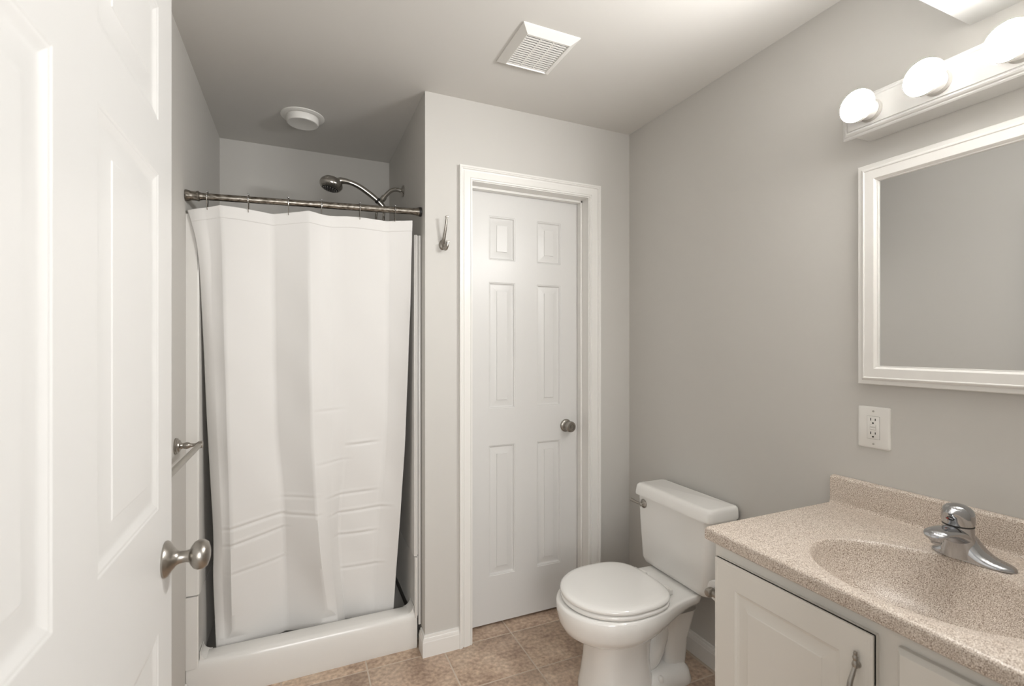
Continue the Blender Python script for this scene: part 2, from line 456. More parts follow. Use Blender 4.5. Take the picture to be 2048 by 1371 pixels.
for sgn, nm in ((-1, 'side_panel'), (1, 'side_panel')):
    bm = NB(); xi = side(bm, sgn)
    rad = 0.030; arc = [(xi - sgn * rad + sgn * rad * math.cos(-PI / 2 * k / 6), 0.151 + rad + rad * math.sin(-PI / 2 * k / 6)) for k in range(7)]
    prism(bm, [(xi + sgn * 0.002, 0.140), (xi + sgn * 0.002, 0.151 + rad)] + arc + [(xi - sgn * rad, 0.140)], 'y', 2.104, 2.178)
    finish('side_panel', bm, M['acrylic'], st, smooth=50)
bm = NB(); box(bm, xl, xr, YS - 0.048, YS - 0.003, 0.05, 1.80, 0.004)
finish('back_panel', bm, M['acrylic'], st)
bm = NB()
for x_ in (XP - 0.012,): box(bm, x_ - 0.001, x_ + 0.010, 2.092, 2.104, 0.10, 1.80, 0.003)
finish('nailing_flange', bm, M['acrylic'], st)

# curtain rod: slightly tilted tension rod
rl, rr_ = Vector((XL + 0.001, 2.080, 1.864)), Vector((XP - 0.001, 2.090, 1.902))
rd = (rr_ - rl); RL = rd.length; rdn = rd.normalized()
rod = thing('curtain_rod', tuple(rl), 'tarnished grey tension rod across the shower opening', 'curtain rod')
bm = NB(); lathe(bm, [(0, 0.02), (0.0125, 0.02), (0.0125, RL * 0.55)], rl, rd, 24); lathe(bm, [(0.0135, RL * 0.50), (0.0135, RL - 0.02), (0, RL - 0.02)], rl, rd, 24)
finish('pole', bm, M['rod'], rod)
bm = NB(); lathe(bm, [(0, 0.0), (0.0205, 0.0), (0.021, 0.004), (0.019, 0.012), (0.0165, 0.018), (0.0165, 0.034), (0.0185, 0.037), (0.0185, 0.042), (0.0145, 0.045), (0.0125, 0.055)], rl, rd, 24)
finish('end_cap', bm, M['rod'], rod)
bm = NB(); lathe(bm, [(0.0135, RL - 0.042), (0.0145, RL - 0.032), (0.0145, RL - 0.026), (0.0165, RL - 0.020), (0.019, RL - 0.012)], rl, rd, 24)
lathe(bm, [(0.0195, RL - 0.011), (0.0205, RL - 0.001), (0, RL)], rl, rd, 24, mi=1)
finish('end_cap', bm, [M['rod'], M['black']], rod)

# ------------------------------------------------------------------ shower curtain
CUR = {
 0: [(-0.372, 2.086, 1.812), (-0.341, 2.082, 1.67), (-0.3305, 2.108, 1.45), (-0.319, 2.150, 0.999), (-0.304, 2.175, 0.61), (-0.306, 2.197, 0.373), (-0.296, 2.195, 0.112)],
 1: [(-0.319, 2.078, 1.823), (-0.301, 2.084, 1.671), (-0.296, 2.092, 1.45), (-0.283, 2.115, 0.999), (-0.270, 2.138, 0.612), (-0.271, 2.180, 0.376), (-0.266, 2.194, 0.112)],
 2: [(-0.268, 2.070, 1.835), (-0.260, 2.071, 1.673), (-0.257, 2.074, 1.488), (-0.247, 2.094, 1.018), (-0.241, 2.122, 0.632), (-0.240, 2.150, 0.376), (-0.239, 2.190, 0.112)],
 3: [(-0.094, 2.098, 1.836), (-0.093, 2.114, 1.692), (-0.092, 2.132, 1.498), (-0.085, 2.170, 0.997), (-0.060, 2.189, 0.686), (-0.055, 2.232, 0.412), (-0.049, 2.255, 0.112)],
 4: [(0.034, 2.071, 1.846), (0.038, 2.071, 1.696), (0.040, 2.072, 1.499), (0.044, 2.080, 1.2), (0.053, 2.101, 0.897), (0.079, 2.132, 0.48), (0.122, 2.188, 0.112)],
 5: [(0.115, 2.081, 1.842), (0.115, 2.092, 1.665), (0.120, 2.101, 1.504), (0.124, 2.118, 1.196), (0.125, 2.137, 0.884), (0.123, 2.170, 0.458), (0.156, 2.200, 0.112)],
 6: [(0.177, 2.088, 1.85), (0.181, 2.096, 1.713), (0.189, 2.110, 1.508), (0.197, 2.136, 1.172), (0.182, 2.155, 0.917), (0.154, 2.205, 0.532), (0.186, 2.245, 0.112)],
 7: [(0.345, 2.097, 1.851), (0.354, 2.116, 1.685), (0.354, 2.134, 1.515), (0.357, 2.162, 1.189), (0.349, 2.182, 0.857), (0.316, 2.206, 0.456), (0.306, 2.224, 0.112)],
 8: [(0.449, 2.083, 1.859), (0.446, 2.091, 1.689), (0.444, 2.100, 1.516), (0.435, 2.120, 1.167), (0.426, 2.139, 0.857), (0.404, 2.170, 0.432), (0.387, 2.196, 0.112)]}
def along(curve, t):
    z0, z1 = curve[0][2], curve[-1][2]; z_ = z0 + (z1 - z0) * t
    for a, b_ in zip(curve[:-1], curve[1:]):
        if z_ >= b_[2] - 1e-9:
            f = (z_ - a[2]) / (b_[2] - a[2]); return Vector(a).lerp(Vector(b_), f)
    return Vector(curve[-1])
def smooth_curve(c): return [tuple(p) for p in spline(c, 6)]
SC_CUR = [smooth_curve(CUR[k]) for k in range(9)]
TOP = [(-0.372, 1.812), (-0.341, 1.819), (-0.303, 1.829), (-0.269, 1.838), (-0.221, 1.838), (-0.176, 1.836), (-0.094, 1.831), (-0.038, 1.840), (0.035, 1.852), (0.083, 1.843), (0.115, 1.842), (0.176, 1.849), (0.231, 1.851), (0.292, 1.849), (0.343, 1.848), (0.375, 1.853), (0.45, 1.859)]
def top_z(x_):
    for a, b_ in zip(TOP[:-1], TOP[1:]):
        if x_ <= b_[0]: return a[1] + (b_[1] - a[1]) * max(0, (x_ - a[0])) / (b_[0] - a[0])
    return TOP[-1][1]
NS, NT = 14, 420
def crease(x_, z_):
    y_ = 0.0
    for (zc, sl, amp, xa, xb) in ((0.612, 0.11, 0.0042, -0.25, -0.06), (0.545, 0.13, 0.004, -0.25, -0.06), (0.43, 0.06, 0.0025, -0.24, -0.06), (0.70, -0.02, 0.002, -0.06, 0.06), (0.625, -0.02, 0.0035, -0.06, 0.07), (0.60, 0.02, 0.0035, 0.13, 0.36), (0.68, 0.02, 0.003, 0.12, 0.30), (0.50, 0.0, 0.0038, 0.15, 0.30), (0.895, 0.03, 0.0045, 0.20, 0.30), (0.83, 0.05, 0.002, 0.08, 0.18), (1.05, 0.02, 0.0018, 0.07, 0.16), (0.35, 0.0, 0.003, 0.17, 0.33)):
        if xa - 0.03 < x_ < xb + 0.03:
            e = max(0.0, min(1.0, (x_ - xa + 0.03) / 0.05, (xb + 0.03 - x_) / 0.05))
            d = (z_ - (zc + sl * (x_ - xa))) / 0.0055
            y_ += amp * e * (math.exp(-d * d) - 0.5 * math.exp(-(d - 2.2) ** 2))
    return y_
cols = []
NSEG = 8
for s in range(NSEG):
    for k in range(NS if s < NSEG - 1 else NS + 1):
        f = k / NS
        if s in (3, 6): ff = f + 0.10 * math.sin(2 * PI * f) / (2 * PI)
        else: ff = f
        col = []
        for j in range(NT + 1):
            t = j / NT
            a, b_ = along(SC_CUR[s], t), along(SC_CUR[s + 1], t)
            p = a.lerp(b_, ff)
            # gentle rounding of each fold, more belly low down
            p.y -= 0.004 * math.sin(PI * f) * (1 if s in (0, 2, 4, 6) else -0.6)
            z0 = p.z
            w = max(0.0, 1 - t / 0.12)
            p.z += (top_z(p.x) - along(SC_CUR[s], 0).lerp(along(SC_CUR[s + 1], 0), ff).z) * w
            p.y += crease(p.x, p.z) + 0.0015 * math.sin(p.z * 19 + p.x * 31) * min(1, t * 3)
            if z0 < 0.42: p.y += 0.006 * math.sin((0.42 - z0) / 0.3 * PI) * math.sin(p.x * 17 + 1.0)
            p.y = max(p.y, 2.064)
            if p.z < 0.165: p.y = max(p.y, 2.194)
            elif p.z < 0.40: p.y = max(p.y, 2.194 - (p.z - 0.165) * 0.45)
            col.append(p)
        cols.append(col)
def cloth(name, j0, j1, off, parent):
    bm = NB()
    V = [[bm.verts.new(c[j] + Vector((0, off, 0))) for j in range(j0, j1 + 1)] for c in cols]
    for i in range(len(V) - 1):
        for j in range(j1 - j0):
            bm.faces.new([V[i][j], V[i][j + 1], V[i + 1][j + 1], V[i + 1][j]])
    o = finish(name, bm, M['curtain'], parent, smooth=60)
    sol = o.modifiers.new('thickness', 'SOLIDIFY'); sol.thickness = 0.0012; sol.offset = 0
    return o
cur = thing('shower_curtain', (0.04, 2.1, 0.12), 'white fabric shower curtain hanging in loose folds from the rod', 'shower curtain')
cloth('curtain_fabric', 0, NT, 0.0, cur)
cloth('top_hem', 0, 11, -0.0009, cur)

# curtain rings: wire loop with roller beads, one thing each
def ring_bm(c):
    """c: rod centre at this ring (room coordinates)"""
    w = NB(); zt = c.z + 0.017
    pts = [(c.x, c.y - 0.004, zt - 0.056 - 0.010), (c.x, c.y - 0.010, zt - 0.050), (c.x, c.y - 0.0165, zt - 0.028), (c.x, c.y - 0.0165, zt - 0.014), (c.x, c.y - 0.009, zt - 0.0015), (c.x, c.y, zt), (c.x, c.y + 0.009, zt - 0.0015), (c.x, c.y + 0.0165, zt - 0.014), (c.x, c.y + 0.0165, zt - 0.030), (c.x, c.y + 0.008, zt - 0.052), (c.x, c.y - 0.002, zt - 0.066)]
    tube(w, pts, 0.0014, 8, 5)
    return w
RX = [-0.309, -0.176, -0.038, 0.083, 0.231, 0.375]
which = ['metal curtain ring nearest the left wall, first on the rod', 'metal curtain ring second from the left wall', 'metal curtain ring third from the left wall, near middle of rod', 'metal curtain ring fourth from the left, below the shower head', 'metal curtain ring fifth from the left, below the shower handle', 'metal curtain ring nearest the right end of the rod']
proto = None
for k, x_ in enumerate(RX):
    c = rl + rd * ((x_ - rl.x) / rd.x)
    if proto is None:
        proto = thing('curtain_ring', tuple(c), which[0], 'curtain ring', 'curtain rings on the shower rod')
        finish('wire_hook', ring_bm(c), M['dark_chrome'], proto)
        for (dy, dz) in ((-0.0100, 0.0172), (0, 0.0185), (0.0100, 0.0172), (-0.0182, -0.001)):
            b2 = NB(); bmesh.ops.create_uvsphere(b2, u_segments=12, v_segments=8, radius=0.0034, matrix=Matrix.Translation(c + Vector((0, dy, dz))))
            finish('roller_bead', b2, M['chrome'], proto)
    else:
        rg = proto.copy(); COL.objects.link(rg); rg.location = c; rg['label'] = which[k]
        for ch in list(proto.children):
            q = ch.copy(); COL.objects.link(q); q.parent = rg

# ------------------------------------------------------------------ hand shower
sh = thing('hand_shower', (XP, 2.49, 2.11), 'chrome hand shower on a bent arm at the right wall of the shower', 'shower head')
Y0 = 2.49
bm = NB(); lathe(bm, [(0, 0), (0.029, 0), (0.030, 0.003), (0.026, 0.007), (0.016, 0.011), (0.012, 0.014), (0, 0.014)], (XP - 0.0005, Y0, 2.110), (-1, 0, 0), 32)
finish('wall_flange', bm, M['dark_chrome'], sh)
bm = NB(); tube(bm, [(0.486, Y0, 2.110), (0.455, Y0, 2.113), (0.428, Y0, 2.104), (0.404, Y0, 2.080), (0.389, Y0, 2.060)], 0.0105, 16)
finish('shower_arm', bm, M['dark_chrome'], sh)
bm = NB(); lathe(bm, [(0, -0.005), (0.014, -0.005), (0.0145, 0.004), (0.0135, 0.016), (0.011, 0.018), (0, 0.018)], (0.392, Y0, 2.064), (-0.55, 0, -0.8), 20)
tube(bm, [(0.384, Y0, 2.054), (0.374, Y0, 2.040), (0.385, Y0, 2.020), (0.396, Y0, 2.004)], [0.012, 0.015, 0.014, 0.010], 16)
finish('holder', bm, M['dark_chrome'], sh)
bm = NB(); hp = [(0.392, Y0 - 0.012, 2.010), (0.366, Y0 - 0.012, 2.036), (0.330, Y0 - 0.012, 2.064), (0.276, Y0 - 0.012, 2.098), (0.229, Y0 - 0.012, 2.115), (0.185, Y0 - 0.012, 2.118), (0.155, Y0 - 0.012, 2.110)]
tube(bm, hp, [0.0115, 0.013, 0.0135, 0.013, 0.012, 0.016, 0.010], 16)
finish('handle', bm, M['dark_chrome'], sh)
bm = NB()
lathe(bm, [(0.0145, -0.004), (0.0152, 0.0), (0.0152, 0.004), (0.0145, 0.008)], (0.362, Y0 - 0.012, 2.040), (-0.72, 0, 0.6), 20)
finish('collar', bm, M['black'], sh)
hd = Vector((-0.22, -0.06, -1)).normalized()
bm = NB(); lathe(bm, [(0, -0.036), (0.020, -0.034), (0.038, -0.026), (0.050, -0.012), (0.054, 0.0), (0.0545, 0.006), (0.052, 0.012), (0.047, 0.020), (0.043, 0.024), (0.040, 0.025)], (0.142, Y0 - 0.012, 2.096), hd, 40)
finish('head', bm, M['dark_chrome'], sh)
bm = NB(); lathe(bm, [(0.041, 0.0235), (0.034, 0.0275), (0.02, 0.029), (0, 0.0295)], (0.142, Y0 - 0.012, 2.096), hd, 32)
s_, u_, d_ = frame_of(hd); hc = Vector((0.142, Y0 - 0.012, 2.096))
spray = finish('spray_face', bm, M['black'], sh)
bm = NB()
for rad, cnt in ((0.012, 6), (0.022, 12), (0.032, 16)):
    for k in range(cnt):
        a = 2 * PI * k / cnt
        bmesh.ops.create_uvsphere(bm, u_segments=6, v_segments=4, radius=0.0017, matrix=Matrix.Translation(hc + d_ * 0.0285 + s_ * rad * math.cos(a) + u_ * rad * math.sin(a)))
finish('nozzle_field', bm, M['grey'], spray)
bm = NB()
def hose_path():
    pts = [(0.394, Y0 - 0.010, 2.004), (0.391, Y0 - 0.008, 1.975), (0.389, Y0, 1.90), (0.385, Y0, 1.6), (0.38, Y0, 1.25), (0.372, Y0, 1.12), (0.362, Y0, 1.12), (0.356, Y0, 1.25), (0.354, Y0, 1.6), (0.353, Y0, 1.90), (0.356, Y0, 1.985), (0.372, Y0, 2.022)]
    return spline(pts, 40)
P = hose_path()
tube(bm, P, [0.0062 if k % 2 else 0.0050 for k in range(len(P))], 10, 0)
finish('hose', bm, M['dark_chrome'], sh)

# ------------------------------------------------------------------ ceiling fixtures
sl = thing('shower_ceiling_light', (0.016, 2.487, H), 'round white light with drum lens on the ceiling above the shower', 'ceiling light')
bm = NB(); lathe(bm, [(0, -0.001), (0.096, 0), (0.096, 0.003), (0.090, 0.006), (0.076, 0.008), (0.072, 0.006), (0.0, 0.006)], (0.016, 2.487, H), (0, 0, -1), 56)
finish('trim_ring', bm, M['plastic'], sl)
bm = NB(); lathe(bm, [(0, 0.004), (0.071, 0.004), (0.0705, 0.030), (0.068, 0.0355), (0.064, 0.0370), (0.061, 0.0362), (0, 0.0362)], (0.016, 2.487, H), (0, 0, -1), 56)
finish('lens', bm, M['plastic'], sl)

vx0, vx1, vy0, vy1 = 0.686, 0.906, 1.455, 1.699
ef = thing('exhaust_fan', (0.796, 1.577, H), 'square white slatted exhaust fan grille on the ceiling', 'exhaust fan')
FC = lambda a, b_, h: (a, b_, H - h)
bm = NB()
rect_loops(bm, FC, vx0, vx1, vy0, vy1, [(0, -0.001), (0, 0.004), (0.003, 0.006), (0.026, 0.021), (0.028, 0.021), (0.030, 0.017), (0.030, 0.003)], fill=False)
finish('grille_frame', bm, M['plastic'], ef, smooth=20)
bm = NB()
ix0, ix1, iy0, iy1 = vx0 + 0.029, vx1 - 0.029, vy0 + 0.029, vy1 - 0.029
n = 15; pit = (iy1 - iy0) / n
for k in range(n):
    yb = iy0 + k * pit
    box(bm, ix0, ix1, yb + 0.0025, yb + pit - 0.0025, H - 0.0180, H - 0.0158, 0.0006)
for f in (0.345, 0.655): box(bm, ix0 + (ix1 - ix0) * f - 0.0022, ix0 + (ix1 - ix0) * f + 0.0022, iy0, iy1, H - 0.0178, H - 0.0155)
finish('slats', bm, M['plastic'], ef, smooth=20)
bm = NB(); box(bm, ix0, ix1, iy0, iy1, H - 0.004, H - 0.0005)
finish('fan_recess', bm, M['slot'], ef)

# ------------------------------------------------------------------ robe hook
hk = thing('robe_hook', (0.566, YB, 1.752), 'brushed nickel double robe hook between shower and closet door', 'hook')
bm = NB(); lathe(bm, [(0, 0), (0.0165, 0), (0.0165, 0.002), (0.014, 0.006), (0.009, 0.009), (0, 0.010)], (0.566, YB, 1.752), (0, -1, 0), 28, sx=1.0, sy=1.35)
finish('wall_plate', bm, M['nickel'], hk)
bm = NB(); tube(bm, [(0.566, 2.017, 1.756), (0.567, 2.006, 1.775), (0.569, 1.994, 1.805), (0.571, 1.984, 1.838), (0.572, 1.978, 1.864)], [0.0085, 0.0075, 0.006, 0.0048, 0.004], 12)
box(bm, 0.566, 0.578, 1.972, 1.984, 1.861, 1.8665, 0.001)
finish('upper_prong', bm, M['nickel'], hk)
bm = NB(); tube(bm, [(0.566, 2.018, 1.752), (0.568, 2.005, 1.735), (0.571, 1.990, 1.729), (0.574, 1.979, 1.738), (0.575, 1.977, 1.758)], [0.0085, 0.0075, 0.0065, 0.0055, 0.0055], 12)
box(bm, 0.568, 0.582, 1.970, 1.984, 1.756, 1.761, 0.001)
finish('lower_prong', bm, M['nickel'], hk)

# ------------------------------------------------------------------ towel bar on the left wall
tb = thing('towel_bar', (XL, 1.924, 0.983), 'brushed nickel towel bar on the left wall behind the open door', 'towel bar')
for yp in (1.926, 1.38):
    bm = NB(); lathe(bm, [(0, 0), (0.027, 0), (0.0275, 0.004), (0.0255, 0.006), (0.0255, 0.008), (0.021, 0.010), (0.019, 0.014), (0.0115, 0.017), (0.009, 0.022), (0.0105, 0.027), (0.0118, 0.033), (0.010, 0.039), (0.0065, 0.045), (0.0055, 0.055), (0.0075, 0.061), (0.0115, 0.066), (0.0125, 0.072), (0.010, 0.079), (0, 0.081)], (XL, yp, 0.983), (1, 0, 0), 28)
    finish('post', bm, M['nickel'], tb)
bm = NB(); lathe(bm, [(0, 0), (0.0085, 0), (0.0085, 1.926 - 1.38), (0, 1.926 - 1.38)], (XL + 0.070, 1.926, 0.983), (0, -1, 0), 8)
finish('bar', bm, simple('satin_bar', (0.42, 0.40, 0.36), 0.35, metal=1.0), tb, smooth=50)

# ------------------------------------------------------------------ outlet
oy0, oy1, oz0, oz1 = 0.826, 0.914, 1.016, 1.139
oc, ozc = (oy0 + oy1) / 2, (oz0 + oz1) / 2
ol = thing('wall_outlet', (XR, oc, ozc), 'white wall outlet with oversized cover plate below the mirror', 'outlet')
FX = lambda a, b_, h: (XR - h, a, b_)
bm = NB(); t = NB()
loft(t, [[(XR - h, p[0], p[1]) for p in rounded_rect(oc, ozc, 0.044 - i, 0.0615 - i, 0.005, 0)] for (h, i) in ((0.0, 0), (0.002, 0), (0.0045, 0.0015), (0.006, 0.005))])
merge(bm, t); finish('cover_plate', bm, M['plastic'], ol, smooth=60)
bm = NB(); box(bm, XR - 0.0078, XR - 0.004, oc - 0.0165, oc + 0.0165, ozc - 0.033, ozc + 0.033, 0.0012)
rec = finish('receptacle', bm, M['plastic'], ol)
bm = NB(); rect_loops(bm, FX, oc - 0.0174, oc + 0.0174, ozc - 0.0339, ozc + 0.0339, [(0, 0.00605), (0.0009, 0.00605)], fill=False)
finish('receptacle_seam', bm, M['grey'], rec)
for dz in (0.021, -0.019):
    for (dy, hh) in ((0.0062, 0.0038), (-0.0062, 0.0032)):
        bm = NB(); box(bm, XR - 0.0081, XR - 0.0070, oc + dy - 0.0011, oc + dy + 0.0011, ozc + dz - hh + 0.003, ozc + dz + hh + 0.003); finish('slot', bm, M['slot'], rec)
    bm = NB(); lathe(bm, [(0, 0), (0.0026, 0), (0.0026, 0.0012), (0, 0.0012)], (XR - 0.0070, oc, ozc + dz - 0.0075), (-1, 0, 0), 14); finish('ground_hole', bm, M['slot'], rec)
for dz in (0.0052, -0.0028):
    bm = NB(); box(bm, XR - 0.0092, XR - 0.0070, oc - 0.0075, oc + 0.0075, ozc + dz - 0.0026, ozc + dz + 0.0026, 0.0006); finish('test_button', bm, M['plastic'], rec)
    bm = NB(); rect_loops(bm, FX, oc - 0.0083, oc + 0.0083, ozc + dz - 0.0034, ozc + dz + 0.0034, [(0, 0.00795), (0.0008, 0.00795)], fill=False); finish('button_seam', bm, M['grey'], rec)
for dz in (0.048, -0.048):
    bm = NB(); lathe(bm, [(0, 0), (0.003, 0), (0.0028, 0.0012), (0, 0.0016)], (XR - 0.0058, oc, ozc + dz), (-1, 0, 0), 14); finish('screw', bm, M['grey'], ol)

# ------------------------------------------------------------------ framed mirror
my0, my1, mz0, mz1 = 0.300, 0.903, 1.206, 1.850
mr = thing('wall_mirror', (XR, 0.60, 1.206), 'rectangular mirror in a white stepped frame above the vanity', 'mirror')
bm = NB()
rect_loops(bm, FX, my0, my1, mz0, mz1, [(0, 0.0), (0, 0.022), (0.002, 0.024), (0.012, 0.024), (0.014, 0.028), (0.018, 0.031), (0.020, 0.031), (0.022, 0.029), (0.046, 0.029), (0.048, 0.027), (0.051, 0.021), (0.054, 0.021), (0.055, 0.014), (0.055, 0.0)], fill=False)
finish('mirror_frame', bm, M['trim'], mr, smooth=20)
bm = NB(); box(bm, XR - 0.016, XR - 0.006, my0 + 0.052, my1 - 0.052, mz0 + 0.052, mz1 - 0.052)
finish('mirror_glass', bm, M['mirror'], mr, smooth=20)

# ------------------------------------------------------------------ vanity light
ly0, ly1, lz0, lz1 = 0.285, 0.910, 1.921, 2.031
XF = XR - 0.090
vl = thing('vanity_light', (XR, 0.5975, 1.976), 'white bar light with four lit round bulbs above the mirror', 'vanity light')
bm = NB(); box(bm, XR - 0.072, XR, ly0 + 0.026, ly1 - 0.026, lz0 + 0.003, lz1 - 0.003, 0.002)
finish('back_box', bm, M['fixture'], vl, smooth=20)
bm = NB()
FL = lambda a, b_, h: (XF - h, a, b_)
rect_loops(bm, FL, ly0, ly1, lz0, lz1, [(0.004, -0.020), (0, -0.018), (0, -0.011), (0.003, -0.008), (0.006, -0.008), (0.008, -0.004), (0.012, -0.001), (0.014, -0.001), (0.016, -0.003), (0.018, -0.003), (0.019, 0.0)], fill=True)
box(bm, XF + 0.0180, XF + 0.0200, ly0 + 0.004, ly1 - 0.004, lz0 + 0.004, lz1 - 0.004)
finish('front_panel', bm, M['fixture'], vl, smooth=20)
for yb in (0.830, 0.675, 0.520, 0.365):
    c = (XF, yb, 1.976)
    bm = NB(); lathe(bm, [(0, -0.002), (0.0305, -0.002), (0.0305, 0.002), (0.0285, 0.004), (0.0275, 0.009), (0, 0.009)], c, (-1, 0, 0), 36)
    finish('socket', bm, M['grey'], vl)
    bm = NB(); lathe(bm, [(0, 0.006), (0.026, 0.006), (0.0265, 0.018), (0.0285, 0.030), (0.033, 0.042), (0.039, 0.050), (0.0432, 0.0555), (0.0442, 0.0585), (0.0438, 0.062), (0.0424, 0.0655), (0, 0.0655)], c, (-1, 0, 0), 40)
    bb = finish('bulb_body', bm, M['plastic'], vl)
    bm = NB(); lathe(bm, [(0.0424, 0.0655), (0.0405, 0.0685), (0.036, 0.0715), (0.031, 0.0738), (0.022, 0.0755), (0.011, 0.0766), (0, 0.0770)], c, (-1, 0, 0), 44)
    finish('bulb_lens', bm, M['bulb'], bb)

# ------------------------------------------------------------------ vanity
VY0, VY1 = 0.232, 0.962
XC = 1.022                    # face of the cabinet box
va = thing('vanity_cabinet', (1.28, 0.6, 0), 'white painted vanity cabinet under the speckled sink top', 'vanity')
bm = NB()
t = 0.018
box(bm, XC, XR - 0.002, VY1 - t, VY1, 0.0, 0.793); box(bm, XC, XR - 0.002, VY0, VY0 + t, 0.0, 0.793)
box(bm, XC + 0.02, XR - 0.002, VY0 + t, VY1 - t, 0.09, 0.108)
box(bm, XC + 0.06, XC + 0.075, VY0 + t, VY1 - t, 0.0, 0.09)
box(bm, XR - 0.014, XR - 0.002, VY0 + t, VY1 - t, 0.108, 0.793)
# face frame
box(bm, XC, XC + 0.02, VY1 - 0.042, VY1 - t, 0.09, 0.793); box(bm, XC, XC + 0.02, VY0 + t, VY0 + 0.03, 0.09, 0.793)
box(bm, XC, XC + 0.02, 0.520, 0.575, 0.09, 0.793)
box(bm, XC, XC + 0.02, VY0 + 0.03, 0.520, 0.755, 0.793); box(bm, XC, XC + 0.02, 0.575, VY1 - 0.042, 0.735, 0.793)
box(bm, XC, XC + 0.02, VY0 + 0.03, 0.520, 0.09, 0.12); box(bm, XC, XC + 0.02, 0.575, VY1 - 0.042, 0.09, 0.12)
finish('carcass', bm, M['cabinet'], va, smooth=20)
FV = lambda a, b_, h: (XC - 0.020 + (-h), a, b_)
bm = NB()
panel_slab(bm, FV, 0.5645, 0.946, 0.115, 0.7645, 0.0195, [(0.5645 + 0.062, 0.946 - 0.062, 0.115 + 0.062, 0.7645 - 0.062)], [(0, 0), (0.004, -0.004), (0.010, -0.006), (0.014, -0.006), (0.036, -0.0012), (0.038, 0.0)])
# lipped edge
rect_loops(bm, FV, 0.5645, 0.946, 0.115, 0.7645, [(0, -0.010), (0, -0.005), (0.004, -0.0005), (0.0045, 0.0004), (0.0075, 0.0004), (0.008, 0.0)], fill=False)
vd = finish('door', bm, M['cabinet'], va, smooth=15)
bm = NB()
hx = XC - 0.020; hy = 0.592
def handle(bm, hx, hy, z1, z0, axis='z'):
    def Q(out, s_): return (hx - out, hy, s_) if axis == 'z' else (hx - out, s_, hy)
    for (zz, sg) in ((z1, 1), (z0, -1)):
        lathe(bm, [(0, 0), (0.0048, 0.001), (0.0062, 0.007), (0.0045, 0.012), (0.0035, 0.0145), (0.0048, 0.018), (0.0050, 0.021), (0.0030, 0.025), (0.0038, 0.028), (0.0032, 0.031), (0, 0.0335)], Q(0.007, zz), (0, 0, sg) if axis == 'z' else (0, sg, 0), 16)
        lathe(bm, [(0, 0), (0.0075, 0), (0.007, 0.003), (0.005, 0.006), (0, 0.007)], Q(0.0, zz + sg * 0.006), (-1, 0, 0), 16)
    L = z1 - z0
    tube(bm, [Q(0.008, z1 + 0.003), Q(0.015, z1 - 0.010), Q(0.023, z1 - L * 0.3), Q(0.025, z1 - L * 0.5), Q(0.023, z1 - L * 0.7), Q(0.015, z0 + 0.010), Q(0.008, z0 - 0.003)], [0.0035, 0.0042, 0.0048, 0.0050, 0.0048, 0.0042, 0.0035], 12)
handle(bm, hx, hy, 0.690, 0.610)
finish('handle', bm, M['nickel'], vd)
DZ = [(0.600, 0.7645), (0.360, 0.592), (0.115, 0.352)]
for (z0, z1) in DZ:
    bm = NB()
    rect_loops(bm, FV, 0.238, 0.527, z0, z1, [(0, -0.0195), (0, -0.009), (0.008, 0.0)], fill=True)
    rect_loops(bm, FV, 0.238, 0.527, z0, z1, [(0.0, -0.0195), (0.1, -0.0195)], fill=True)
    dr = finish('drawer', bm, M['cabinet'], va, smooth=15)
    bm = NB(); handle(bm, hx, (z0 + z1) / 2 - 0.01, 0.385 + 0.04, 0.385 - 0.04, 'y'); finish('handle', bm, M['nickel'], dr)

# sink top: one profile across (x, z), with the basin sunk into it
CT = 0.828
CX0 = 1.0
bx, by, ba, bb_ = 1.215, 0.585, 0.168, 0.215
def dip(x_, y_):
    q = math.hypot((x_ - 1.222) / 0.206, (y_ - by) / 0.275)
    r_ = math.hypot((x_ - bx) / ba, (y_ - by) / bb_)
    def sm(a, b_, v_):
        t_ = max(0, min(1, (v_ - a) / (b_ - a))); return t_ * t_ * (3 - 2 * t_)
    d = 0.0045 * (1 - sm(0.90, 1.0, q)) * (1 - math.exp(-(((x_ - 1.42) / 0.055) ** 2 + ((y_ - 0.588) / 0.095) ** 2) ** 2))
    if r_ < 1.04:
        e_ = max(0, (1.04 - r_) / 1.04)
        d += 0.125 * (1 - (1 - e_) ** 4.2) * sm(0, 0.07, e_) ** 0.7
    return d
def skew(x_, y_):   # the front edge runs a touch out of square
    f = max(0, 1 - (x_ - 0.99) / 0.1)
    return x_ + f * ((y_ - 0.66) * 0.030)
prof = [(CX0 + 0.014, CT - 0.034), (CX0 + 0.004, CT - 0.034), (CX0 + 0.0005, CT - 0.031), (CX0, CT - 0.026), (CX0, CT - 0.009), (CX0 + 0.0015, CT - 0.004), (CX0 + 0.005, CT - 0.001), (CX0 + 0.010, CT)]
x_ = CX0 + 0.014
while x_ < 1.520: prof.append((x_, CT)); x_ += 0.0042
prof += [(1.524, CT), (1.529, CT + 0.0015), (1.532, CT + 0.005), (1.533, CT + 0.012), (1.533, 0.904), (1.534, 0.908), (1.537, 0.9115), (1.541, 0.9125), (XR - 0.001, 0.9125), (XR - 0.001, CT - 0.034)]
ys = [0.224]
while ys[-1] < 0.984: ys.append(ys[-1] + 0.0048)
ys = [y_ for y_ in ys if y_ < 0.983] + [0.985, 0.988]
bm = NB(); G = []
for k, y_ in enumerate(ys):
    ins = 0.0
    row = []
    for i, (px, pz) in enumerate(prof):
        z_ = pz - (dip(px, y_) if abs(pz - CT) < 1e-6 and CX0 + 0.012 < px < 1.519 else 0)
        if k == len(ys) - 1 and pz > CT - 0.03: z_ -= 0.0025
        row.append(bm.verts.new((skew(px, y_), y_, z_)))
    G.append(row)
for a, c in zip(G[:-1], G[1:]):
    for i in range(len(prof) - 1): bm.faces.new([a[i], a[i + 1], c[i + 1], c[i]])
bm.faces.new(G[0]); bm.faces.new(G[-1][::-1])
